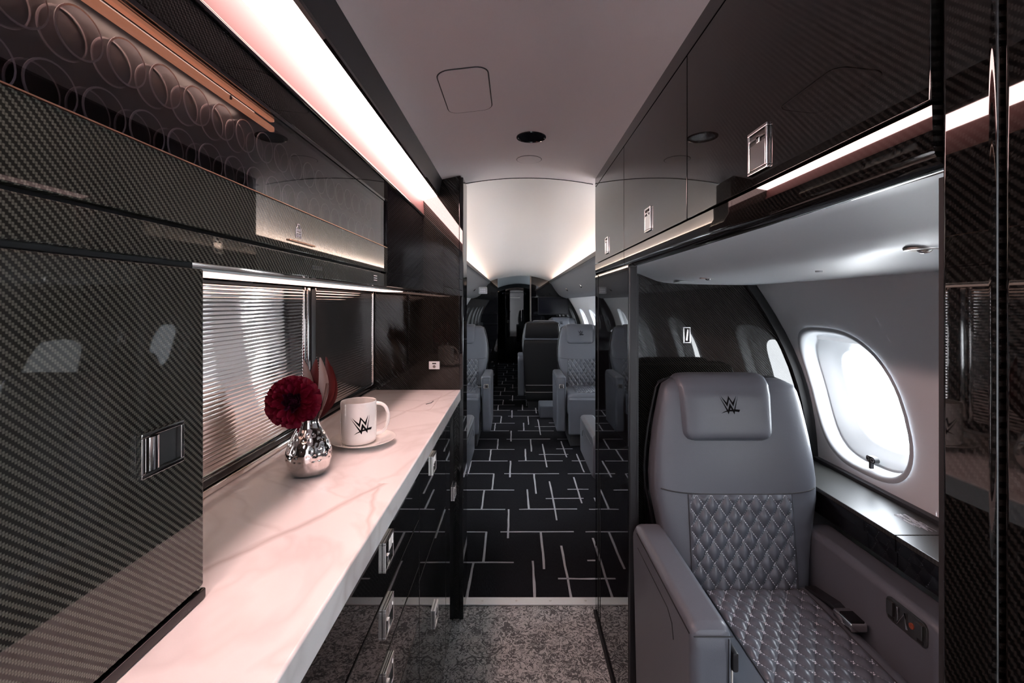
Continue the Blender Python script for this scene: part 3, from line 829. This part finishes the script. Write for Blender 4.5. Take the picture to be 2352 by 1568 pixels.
def stitches(m, x0, x1, v0, v1, fn, ph=0.0):
    """dashes along both families of diagonals of a rectangle"""
    d = math.hypot(CW, CH); step = .0062
    for sg in (1, -1):
        for n in range(-40, 60):
            # x/CW + sg*v/CH = n+ph
            pts = []
            t = v0
            nst = int((v1-v0)/(step*CH/d))
            for i in range(nst):
                va = v0+(v1-v0)*i/nst; vb = va+(v1-v0)/nst*.68
                xa = CW*(n+ph-sg*va/CH); xb = CW*(n+ph-sg*vb/CH)
                if min(xa, xb) < x0 or max(xa, xb) > x1: continue
                A = Vector(fn(xa, va)); B = Vector(fn(xb, vb)); dv = (B-A).normalized()
                nrm = fn.nrm; sd = dv.cross(nrm).normalized()*.0010; up = nrm*.0014
                m.add([A-sd, A+sd, B+sd, B-sd, (A+B)/2+up-sd*.5, (A+B)/2+up+sd*.5], [(0, 1, 5, 4), (3, 4, 5, 2), (0, 4, 3), (1, 2, 5)])
SEAT_PARTS = {}
def make_seat(label, arm_low, front_plate, ped=0.0):
    t = thing('cabin_seat', label, 'seat', (0, 0, 0), 'grey leather cabin seats')
    yb = -.045
    zs_ = [.42, .46, .5, .55, .6, .66, .72, .78, .84, .9, .95, 1.0, 1.03, 1.048, 1.058, 1.063]
    m = MB(); rs = [sup(catmull(min(z, 1.062), BW), catmull(min(z, 1.062), BF), yb, z) for z in zs_]
    m.rings(rs, True, True, False)
    last = rs[-1]; cen = [(p[0]*.5, (p[1]+.075)*.5-.075, 1.066) for p in last]
    m.rings([last, cen], True, False, True)
    obj('backrest', m, 'leather', t, ang=60)
    # quilted insert of the backrest
    qx0, qx1, qz0, qz1 = -3.5*CW, 3.5*CW, 7.75*CH, 12*CH
    def bf(x, z):
        y = catmull(z, BF); return y+.12*(1-(1-min(.99, abs(x)/.235)**5)**.2)*.5
    def fq(u, v):
        x = qx0+(qx1-qx0)*u; z = qz0+(qz1-qz0)*v
        ed = min(1, min(u, 1-u)*30)*min(1, min(v, 1-v)*26)
        h = quilt_h(x/CW+z/CH, x/CW-z/CH)
        return (x, bf(x, z)-.0022-.0105*h*ed, z)
    obj('backrest_quilt', MB().grid(fq, 84, 51), 'leather_quilt', t, ang=70)
    st = MB()
    fs = lambda x, z: (x, bf(x, z)-.0034, z)
    class FN:
        def __init__(s, f, n): s.f = f; s.nrm = n
        def __call__(s, a, b): return s.f(a, b)
    stitches(st, qx0+.002, qx1-.002, qz0, qz1, FN(fs, Vector((0, -1, 0))))
    obj('backrest_stitching', st, 'thread', t, smooth=False)
    sm = MB()
    for x in (qx0, qx1): sm.tube([(x, bf(x, z)-.0012, z) for z in [qz0+(qz1-qz0)*i/8 for i in range(9)]], .0016, 6)
    xs_ = [-.226+.452*i/24 for i in range(25)]
    def cross(x):   # seam over the quilt, drooping in the middle
        z = .744+.012*(abs(x)/.226)**4
        return (x, catmull(z, BF)+.12*(1-(1-min(.999, abs(x)/catmull(z, BW))**5)**.2)*.5-.0008, z)
    sm.tube([cross(x) for x in xs_], .0018, 6)
    obj('seam', sm, 'dark_grey', t)
    pp = [(s_*(catmull(z, BW)+.002), yb, z) for s_, zl_ in ((-1, [.45, .5, .55, .6, .66, .72, .78, .84, .9, .95, 1.0, 1.03, 1.048]), (1, [1.048, 1.03, 1.0, .95, .9, .84, .78, .72, .66, .6, .55, .5, .45])) for z in zl_]
    k = 13; pp = pp[:k]+[(-.16, yb, 1.064), (0, yb, 1.069), (.16, yb, 1.064)]+pp[k:]
    obj('piping', MB().tube(pp, .0045, 8), 'black_satin', t)
    # headrest pillow draped over the top
    HX = -.024
    path = [(-.040, 1.0645), (-.065, 1.070), (-.092, 1.0665), (-.112, 1.052), (-.1255, 1.022), (-.131, .99), (-.1375, .95), (-.143, .915), (-.146, .893)]
    cum = [0]
    for a, b in zip(path, path[1:]): cum.append(cum[-1]+math.hypot(b[0]-a[0], b[1]-a[1]))
    def hp(s):
        y = lerp(s, [(c_, q[0]) for c_, q in zip(cum, path)]); z = lerp(s, [(c_, q[1]) for c_, q in zip(cum, path)])
        y2 = lerp(s+.004, [(c_, q[0]) for c_, q in zip(cum, path)]); z2 = lerp(s+.004, [(c_, q[1]) for c_, q in zip(cum, path)])
        y1 = lerp(s-.004, [(c_, q[0]) for c_, q in zip(cum, path)]); z1 = lerp(s-.004, [(c_, q[1]) for c_, q in zip(cum, path)])
        ty, tz = y2-y1, z2-z1; l_ = math.hypot(ty, tz) or 1
        return y, z, tz/l_, -ty/l_
    T = cum[-1]
    def fh(u, v):
        s = T*v; d = T-s; rc = .03
        hw = .131 if d > rc else .131-rc+math.sqrt(max(0, rc*rc-(rc-d)**2))
        hw += .010*(1-v)
        x = (2*u-1)*hw
        y, z, ny, nz_ = hp(s)
        e = (1-abs(2*u-1)**10)*(1-abs(v)**24)*min(1, v*12+.2)
        h = .016*max(0, e)**.5-.003
        return (HX+x, y+ny*h, z+nz_*h)
    obj('headrest', MB().grid(fh, 40, 40), 'leather', t, ang=70)
    def femb(a, b, i):
        z = 1.0+b-.004
        s = lerp(-z, [(-q[1], c_) for q, c_ in list(zip(path, cum))[2:]])
        y, zz_, ny, nz_ = hp(s)
        return (HX+a+.004, y+ny*(.0138+.0002*i), zz_+nz_*(.0138+.0002*i))
    obj('emblem', emblem(femb, .060), 'emblem_black', t, smooth=False)['label'] = 'black double-W emblem'
    # rear shell
    m = MB(); rs = []
    for z in (.10, .13, .3, .5, .7, .80, .832, .845):
        k_ = lerp(z, [(.10, .19), (.2, .21), (.7, .236), (.93, .222)])
        rs.append(sup(k_-(.01 if z in (.10, .845) else 0), yb+.001, .0 if z not in (.10, .845) else -.012, z, 40, 7))
    m.rings(rs, True, True, True); obj('back_shell', m, 'shell_black', t, ang=60)
    m = MB(); rs = [sup(k_, yb+.001, y_, z, 40, 7) for z, k_, y_ in ((.868, .205, -.012), (.876, .214, .002), (.96, .210, .006), (1.02, .200, .004), (1.048, .192, -.006), (1.058, .178, -.022))]
    m.rings(rs, True, True, True); obj('headrest_shell', m, 'shell_black', t, ang=60)
    sm = MB()
    for z in (.30, .215): sm.tube([(x, .0012-(.004 if abs(x) > .19 else 0), z) for x in [-.2+.4*i/10 for i in range(11)]], .002, 6)
    obj('shell_trim', sm, 'brushed', t)
    # seat cushion
    m = MB(); rs = []
    for z, g in ((.30, .012), (.312, .003), (.35, 0), (.45, 0), (.474, .004), (.486, .014), (.490, .03)):
        rs.append(sup(.205-g, -.60+g, -.17, z, 48, 9))
    m.rings(rs, True, True, True); obj('seat_cushion', m, 'leather', t, ang=50)
    sx0, sx1, sy0, sy1 = -2.75*CW, 3.75*CW, -8.75*CH, -3.25*CH
    def fsq(u, v):
        x = sx0+(sx1-sx0)*u; y = sy0+(sy1-sy0)*v
        ed = min(1, min(u, 1-u)*26)*min(1, min(v, 1-v)*26)
        return (x, y,   .4905+.0095*quilt_h(x/CW+y/CH, x/CW-y/CH)*ed)
    obj('seat_quilt', MB().grid(fsq, 78, 66), 'leather_quilt', t, ang=70)
    st = MB(); stitches(st, sx0+.002, sx1-.002, sy0+.002, sy1, FN(lambda x, y: (x, y, .4916), Vector((0, 0, 1))))
    obj('seat_stitching', st, 'thread', t, smooth=False)
    sm = MB().tube([(x, y, .4908) for x, y in rrect(sx0, sx1, sy0, sy1, .01, 3)], .0018, 6, closed=True)
    obj('seat_seam', sm, 'dark_grey', t)
    obj('leg_rest', MB().box(-.195, .195, -.625, -.585, .13, .455, .018, 3), 'leather', t)
    obj('pedestal', MB().box(-.17, .17, -.52, -.10, ped, .30, .01), 'dark_grey', t)
    # armrests
    for s_ in (-1, 1):
        x0, x1 = sorted((s_*.2095, s_*.295))
        prof = [(-.555, arm_low), (-.567, arm_low+.06), (-.567, .615), (-.555, .64), (-.12, .64), (-.085, .60), (-.10, .45), (-.13, arm_low)]
        ar = obj('armrest', MB().prism(prof, 'x', x0, x1, .020, 4), 'leather', t, ang=50)
        sm = MB(); xo = s_*.2955
        sm.tube([(xo, -.15, .622), (xo, -.553, .622)], .0014, 6)
        sm.tube([(xo, -.16, .585), (xo, -.42, .585), (xo, -.45, .57), (xo, -.46, .54)], .0011, 6)
        sm.tube([(s_*.212, -.5674, .625), (s_*.292, -.5674, .625)], .0013, 6)
        sm.tube([(s_*.221, -.5674, .62), (s_*.221, -.5674, arm_low+.07)], .0013, 6)
        obj('arm_seam', sm, 'black_satin', ar)
        if front_plate:
            fp = obj('release_plate', MB().box(s_*.2525-.021, s_*.2525+.021, -.573, -.566, .535, .572, .006, 3), 'chrome', ar)
            obj('release_lever', MB().box(s_*.2525-.012, s_*.2525+.012, -.577, -.572, .545, .553, .002), 'near_black', fp) if False else None
    # controls on the window arm
    cp = MB(); X = .2090
    cp.prism(rrect(-.538, -.433, .574, .626, .012, 5), 'x', X-.003, X+.002, .001)
    co = obj('control_panel', cp, 'gunmetal', t)
    def cbox(name, y0, y1, z0, z1, mt, d=.005, bev=.001): obj(name, MB().box(X-.003-d, X-.002, y0, y1, z0, z1, bev), mt, co)
    cbox('control_button', -.456, -.439, .588, .620, 'gunmetal'); cbox('control_button', -.531, -.514, .588, .620, 'gunmetal')
    cbox('control_label', -.455, -.440, .578, .585, 'near_black', .001, 0); cbox('control_label', -.530, -.515, .578, .585, 'near_black', .001, 0)
    obj('control_lever', MB().tube([(X-.004, -.466, .618), (X-.006, -.468, .582), (X-.006, -.487, .616), (X-.004, -.490, .584)], .002, 6), 'chrome', co)
    obj('control_socket', MB().lathe([(.0001, X-.0045), (.003, X-.0055), (.0062, X-.005), (.0068, X-.002)], -.502, .600, 16, 'x'), 'amber', co)
    # seat belt
    b1 = obj('belt_strap', MB().prism([(-.20, .492), (-.20, .500), (-.30, .520), (-.33, .516), (-.33, .508), (-.30, .511)], 'x', .166, .196, .001), 'black_satin', t)
    obj('belt_buckle', MB().box(.160, .202, -.385, -.322, .500, .521, .004), 'chrome', t)
    obj('buckle_flap', MB().box(.164, .198, -.380, -.340, .5205, .524, .001), 'black_gloss', t)
    obj('belt_clip', MB().box(-.2085, -.196, -.560, -.520, .545, .585, .004), 'black_satin', t)
    obj('belt_tongue', MB().prism([(-.545, .510), (-.545, .545), (-.525, .545), (-.52, .520)], 'x', -.204, -.2015), 'paper', t)
    return t
hero = make_seat('large grey leather seat with quilted panels in front of the carbon panel', .12, False, -CAMH*(1/.955-1))
KS = .955
hero.location = (.652*KS, 1.487*KS, CAMH*(1-KS)); hero.scale = (KS,)*3
sA = make_seat('grey leather seat facing the camera on the right of the aisle', .14, True)
sA.location = (.662, 4.62, .004)
dup(sA, (-.515, 4.62, .004), 0, 'grey leather seat facing the camera on the left of the aisle')
dup(sA, (.325, 5.50, .004), math.pi, 'grey seat turned away, its black back shell towards the aisle')
dup(sA, (.70, 6.92, .004), 0, 'rearmost grey seat under the wall screen')
sN = make_seat('nearest grey cabin seat on the right, only its armrest showing past the bulkhead', .42, False)
sN.location = (.675, 2.125, .004); sN.rotation_euler = (0, 0, math.pi)
dup(sN, (-.535, 2.125, .004), math.pi, 'nearest grey cabin seat on the left, only its armrest showing past the post')
tag(obj('footrest_block', MB().box(.27, .62, 5.10, 5.42, .004, .14, .015), 'leather'), 'low grey padded block on the carpet before the turned seat', 'footrest')

# ------------------------------------------------------------------ cabin service panels, cove lamps
PS = [(.462, 1.632), (.472, 1.636), (.500, 1.630), (.515, 1.606), (.555, 1.600), (.69, 1.44), (.722, 1.366), (.66, 1.385), (.605, 1.418), (.545, 1.495), (.488, 1.585), (.464, 1.600)]
for side, nm in ((1, 'right'), (-1, 'left')):
    t = thing('overhead_service_unit', 'long grey overhead service panel on the %s side of the cabin' % nm, 'panel', (XC+side*.6, 4.5, 1.36), 'cabin service panels')
    mb = MB(); mb.rings([[(XC+side*(u-.003), y, z) for u, z in PS] for y in (2.01, 4.5, 6.985)], True, True, True)
    obj('panel', mb, 'service_grey', t, ang=30)
    obj('dark_groove', MB().box(*sorted((XC+side*.450, XC+side*.4585)), 2.01, 6.985, 1.603, 1.634), 'black_satin', t)
    for y in (3.2, 4.4, 5.6):
        m = MB().lathe([(.0001, -.003), (.014, -.003), (.020, -.001), (.022, .003)], 0, 0, 16)
        th_ = R(52); c_, s_ = math.cos(th_), math.sin(th_)
        m.v = [(XC+side*(.566+q[0]*c_+q[2]*s_), y+q[1], 1.458-q[0]*s_*1.0+q[2]*c_) for q in m.v]
        obj('reading_light', m, 'chrome', t)
    t = thing('cove_lamp', 'warm cove light strip above the %s cabin service panel' % nm, 'lamp', (XC+side*.55, 4.5, 1.6), 'cabin cove lamps')
    obj('channel', MB().box(*sorted((XC+side*.522, XC+side*.575)), 2.02, 6.95, 1.606, 1.611), 'aluminium', t)
    obj('diffuser', MB().box(*sorted((XC+side*.526, XC+side*.571)), 2.02, 6.95, 1.611, 1.6135), 'led_cove', t)
t = thing('sign_box', 'small pale illuminated sign box on the left cabin service panel', 'sign', (-.47, 5.6, 1.44))
sx = (1109-1184)/F*5.6; sz = CAMH-(667-695)/F*5.6
obj('housing', MB().box(sx-.05, sx+.05, 5.6, 5.68, sz-.04, sz+.045, .008), 'valance_grey', t)
m = MB()
for i in range(3):
    for j in range(2): m.box(sx-.032+i*.023, sx-.014+i*.023, 5.597, 5.6005, sz-.022+j*.026, sz-.002+j*.026)
obj('sign_symbols', m, 'print_white', t)

# screen, credenza, flutes
t = thing('wall_screen', 'black flat wall screen on the aft partition', 'screen', (.578, 6.99, 1.12))
obj('bezel', MB().box(.345, .81, 6.965, 6.998, 1.118, 1.39, .006), 'black_satin', t)
obj('glass', MB().box(.353, .802, 6.963, 6.966, 1.128, 1.382), 'screen', t)
t = thing('credenza', 'low black gloss credenza on the left before the aft partition', 'cabinet', (-.56, 6.2, 0))
obj('body', MB().box(-.74, -.30, 5.55, 6.95, .01, .70, .004), 'black_gloss', t)
obj('top', MB().box(-.76, -.29, 5.54, 6.96, .70, .725, .004), 'black_gloss', t)
obj('door_pull', MB().box(-.298, -.29, 5.9, 6.0, .52, .54, .002), 'chrome', t)
def flute(x, y, z, lab):
    t = thing('champagne_flute', lab, 'glass', (x, y, z), 'champagne flutes')
    obj('foot', MB().lathe([(.0001, z+.004), (.010, z+.003), (.032, z+.001), (.032, z), (.0001, z)], x, y, 24), 'clear_glass', t)
    obj('stem', MB().lathe([(.0045, z+.0035), (.0035, z+.05), (.005, z+.085)], x, y, 12, cap0=True, cap1=True), 'clear_glass', t)
    obj('bowl', MB().lathe([(.0001, z+.085), (.012, z+.092), (.023, z+.13), (.025, z+.17), (.022, z+.225), (.0212, z+.225), (.024, z+.17), (.022, z+.13), (.011, z+.095), (.0001, z+.089)], x, y, 24), 'clear_glass', t)
flute(-.60, 5.95, .7255, 'clear champagne flute on the credenza nearer the aisle')
flute(-.68, 6.02, .7255, 'clear champagne flute on the credenza nearer the wall')
for sd, nm in ((-1, 'left'), (1, 'right')):  # added strips, hidden by the partitions, that brighten the aft ceiling
    aft = thing('aft_fill_light', 'added unseen cool light strip along the %s wall of the aft section' % nm, 'lamp', (sd*.55, 8.3, 1.5), 'added aft light strips')
    obj('channel', MB().box(*sorted((sd*.50, sd*.60)), 7.1, 9.7, 1.50, 1.51), 'aluminium', aft)
    obj('diffuser', MB().box(*sorted((sd*.51, sd*.59)), 7.1, 9.7, 1.51, 1.515), 'fill_aft', aft)

# ------------------------------------------------------------------ vase with dahlia
VX, VY = -.432, .952
prof = [(.0001, 0), (.026, 0), (.034, .004), (.043, .018), (.048, .038), (.0475, .055), (.042, .074), (.033, .092), (.0245, .108), (.0205, .120), (.0205, .127), (.0190, .127), (.0190, .118), (.023, .107), (.031, .09), (.0001, .085)]
prof = [(r_*.94, h_*.90) for r_, h_ in prof]
fine = []
for (a, b), (c_, d_) in zip(prof, prof[1:]):
    n = max(1, int(math.hypot(c_-a, d_-b)/.0022))
    for i in range(n): fine.append((a+(c_-a)*i/n, b+(d_-b)*i/n))
fine.append(prof[-1])
NA = 110
dents = []
for r_i in range(9):
    zz_ = .009+r_i*.0096; cnt = 15
    for k in range(cnt): dents.append((zz_, 2*math.pi*(k+.5*(r_i % 2))/cnt+.08*math.sin(k*3+r_i)))
rs = []
cut = len(fine)*6//10
tot = 0
for idx, (r_, h) in enumerate(fine):
    ring = []
    outer = idx < next(i for i, q in enumerate(fine) if q[1] >= .1138)
    for j in range(NA):
        a = 2*math.pi*j/NA; rr = r_
        if outer and .004 < h < .094:
            for zd, ad in dents:
                if abs(h-zd) < .0045:
                    da = (a-ad+math.pi) % (2*math.pi)-math.pi
                    q = math.hypot(h-zd, da*r_)/.0036
                    if q < 1: rr -= .0015*(1-q*q)
        ring.append((VX+rr*math.cos(a), VY+rr*math.sin(a), CT+.0005+h))
    rs.append(ring)
t = thing('vase', 'small hammered silver vase holding a dark red dahlia on the worktop', 'vase', (VX, VY, CT))
obj('body', MB().rings(rs, True, True, False), 'hammered', t, ang=60)

t = thing('dahlia_flower', 'dark red dahlia bloom with tall maroon leaves in the silver vase', 'flower', (VX, VY, CT+.09))
FC = Vector((-.453, .925, 1.0985))
axis = (Vector((0, 0, CAMH))-FC).normalized(); axis = (axis+Vector((.0, -.25, .05))).normalized()
ux = axis.cross(Vector((0, 0, 1))).normalized(); uy = ux.cross(axis).normalized()
def petal_mesh(ln, wd, cup):
    m = MB()
    def fn(u, v):
        wv = wd*math.sin(math.pi*min(1, v*.74+.12))**.75
        x = (2*u-1)*wv
        return (x, ln*v, cup*ln*v*v*.55+(2*u-1)**2*wd*.55*(1-.3*v))
    m.grid(fn, 4, 6); return m
pm = {}
def petal(i, phi, th, ln, wd, cup, core, back=.018):
    key = (round(ln, 3), core)
    if key not in pm: pm[key] = mk_mesh('petal', petal_mesh(ln, wd, cup), ['petal_core' if core else 'petal'], (0, 0, 0), True, 80)
    o = bpy.data.objects.new('petal', pm[key]); C.objects.link(o); o.parent = t
    # local y -> direction th from the axis, local z -> towards the axis
    rad = ux*math.cos(phi)+uy*math.sin(phi)
    dy = (axis*math.cos(th)+rad*math.sin(th)).normalized(); dz = (axis*math.sin(th)-rad*math.cos(th)).normalized(); dx = dy.cross(dz)
    M = Matrix((dx, dy, dz)).transposed().to_4x4()
    M.translation = FC-axis*back+rad*.004*(back/.018)-Vector(t.location)
    o.matrix_local = M
rg = random.Random(11); GA = math.pi*(3-math.sqrt(5)); NP = 170
for i in range(NP):
    q = i/NP; th = R(6)+R(112)*q**.62
    ln = round((.030+.022*q**.5)*20)/20 if False else (.031 if q < .12 else .037 if q < .3 else .043 if q < .6 else .050)
    petal(i, i*GA+rg.uniform(-.12, .12), th+rg.uniform(-.06, .06), ln, .0045 if q < .3 else .0085 if q < .6 else .0110, .75 if q < .14 else .35 if q < .4 else -.05, q < .22)
hd_ = MB().lathe([(.0001, -.011), (.006, -.009), (.0105, -.002), (.011, .003), (.008, .008), (.0001, .010)], 0, 0, 16)
hd_.v = [tuple(FC+axis*(q[2]*.6-.002)+ux*q[0]*.6+uy*q[1]*.6) for q in hd_.v]
for i in range(34):
    petal(i, i*GA, R(4)+R(62)*(i/34)**.6, .0185 if i < 16 else .0205, .0026, .9, True, .002)
obj('flower_heart', hd_, 'petal_core', t)
stem = MB().tube([(FC.x, FC.y, FC.z)-axis*.0 if False else tuple(FC-axis*.02), tuple(FC-axis*.035+Vector((.006, .008, -.03))), (VX-.006, VY-.002, CT+.118), (VX, VY, CT+.088)], [.006, .004, .0032, .003], 8)
obj('stem', stem, 'stem_green', t)
def leaf(px0, py0, px1, py1, wd, Y, mt, bend):
    P0 = Vector(((px0-1184)/F*Y, Y, CAMH-(py0-695)/F*Y)); P1 = Vector(((px1-1184)/F*Y, Y+.01, CAMH-(py1-695)/F*Y))
    dv = P1-P0; sd = Vector((dv.z, 0, -dv.x)).normalized()
    def fn(u, v):
        k = wd*math.sin(math.pi*min(1, v*.93+.045))**.8
        c_ = P0+dv*v+sd*bend*math.sin(math.pi*v)+Vector((0, .006*math.sin(math.pi*v), 0))
        q = c_+sd*(2*u-1)*k+Vector((0, -.35*k*(2*u-1)**2, 0)); return tuple(q)
    return obj('leaf', MB().grid(fn, 6, 14), mt, t, ang=80)
leaf(712, 968, 693, 828, .010, .965, 'leaf_pale', .006)
leaf(718, 968, 722, 826, .013, .972, 'leaf_dark', -.004)
leaf(722, 968, 731, 822, .0115, .962, 'leaf_pale', .012)
leaf(724, 968, 745, 821, .012, .978, 'leaf_dark', .018)
leaf(722, 970, 757, 842, .010, .985, 'leaf_dark', .020)
obj('bare_stem', MB().tube([((p[0]-1184)/F*.966, .966, CAMH-(p[1]-695)/F*.966) for p in ((724, 975), (738, 940), (748, 905), (752, 880))], .0032, 8), 'stem_brown', t)

# ------------------------------------------------------------------ mug and saucer
MX, MY = -.397, 1.152
ZS = CT+.0005
t = thing('saucer', 'white saucer under the mug on the worktop', 'saucer', (MX+.012, MY, CT))
obj('dish', MB().lathe([(.0001, ZS), (.040, ZS), (.044, ZS+.003), (.066, ZS+.008), (.079, ZS+.014), (.080, ZS+.0155), (.078, ZS+.016), (.060, ZS+.0105), (.046, ZS+.0065), (.042, ZS+.005), (.0001, ZS+.005)], MX+.012, MY, 56), 'ceramic', t)
ZM = ZS+.0055; MR, MH = .0435, .104
t = thing('mug', 'white mug with a black double-W emblem standing on the saucer', 'mug', (MX, MY, ZM))
obj('body', MB().lathe([(.0001, ZM), (.036, ZM), (.040, ZM+.002), (.0425, ZM+.007), (MR, ZM+.02), (MR, ZM+MH-.002), (MR-.0012, ZM+MH), (MR-.003, ZM+MH-.002), (MR-.0035, ZM+.015), (.036, ZM+.006), (.0001, ZM+.005)], MX, MY, 56), 'ceramic', t)
hd = Vector((math.cos(R(12)), math.sin(R(12)), 0)); hp_ = []
for i in range(17):
    a = R(112-224*i/16)
    hp_.append(Vector((MX, MY, 0))+hd*(MR-.006+.035*max(0, math.cos(a))**.7 if math.cos(a) > 0 else MR-.005)+Vector((0, 0, ZM+.060+.036*math.sin(a)-.006*max(0, -math.sin(a)))))
obj('handle', MB().tube(hp_, .0045, 12), 'ceramic', t, ang=80)
def fm(a, b, i):
    rot = R(7); a, b = a*math.cos(rot)-b*math.sin(rot), a*math.sin(rot)+b*math.cos(rot)
    an = R(-90+29)+a/MR
    rr = MR+.0004+.0001*i
    return (MX+rr*math.cos(an), MY+rr*math.sin(an), ZM+.051+b)
obj('emblem', emblem(fm, .050, 4), 'emblem_black', t, smooth=False)['label'] = 'black double-W emblem'
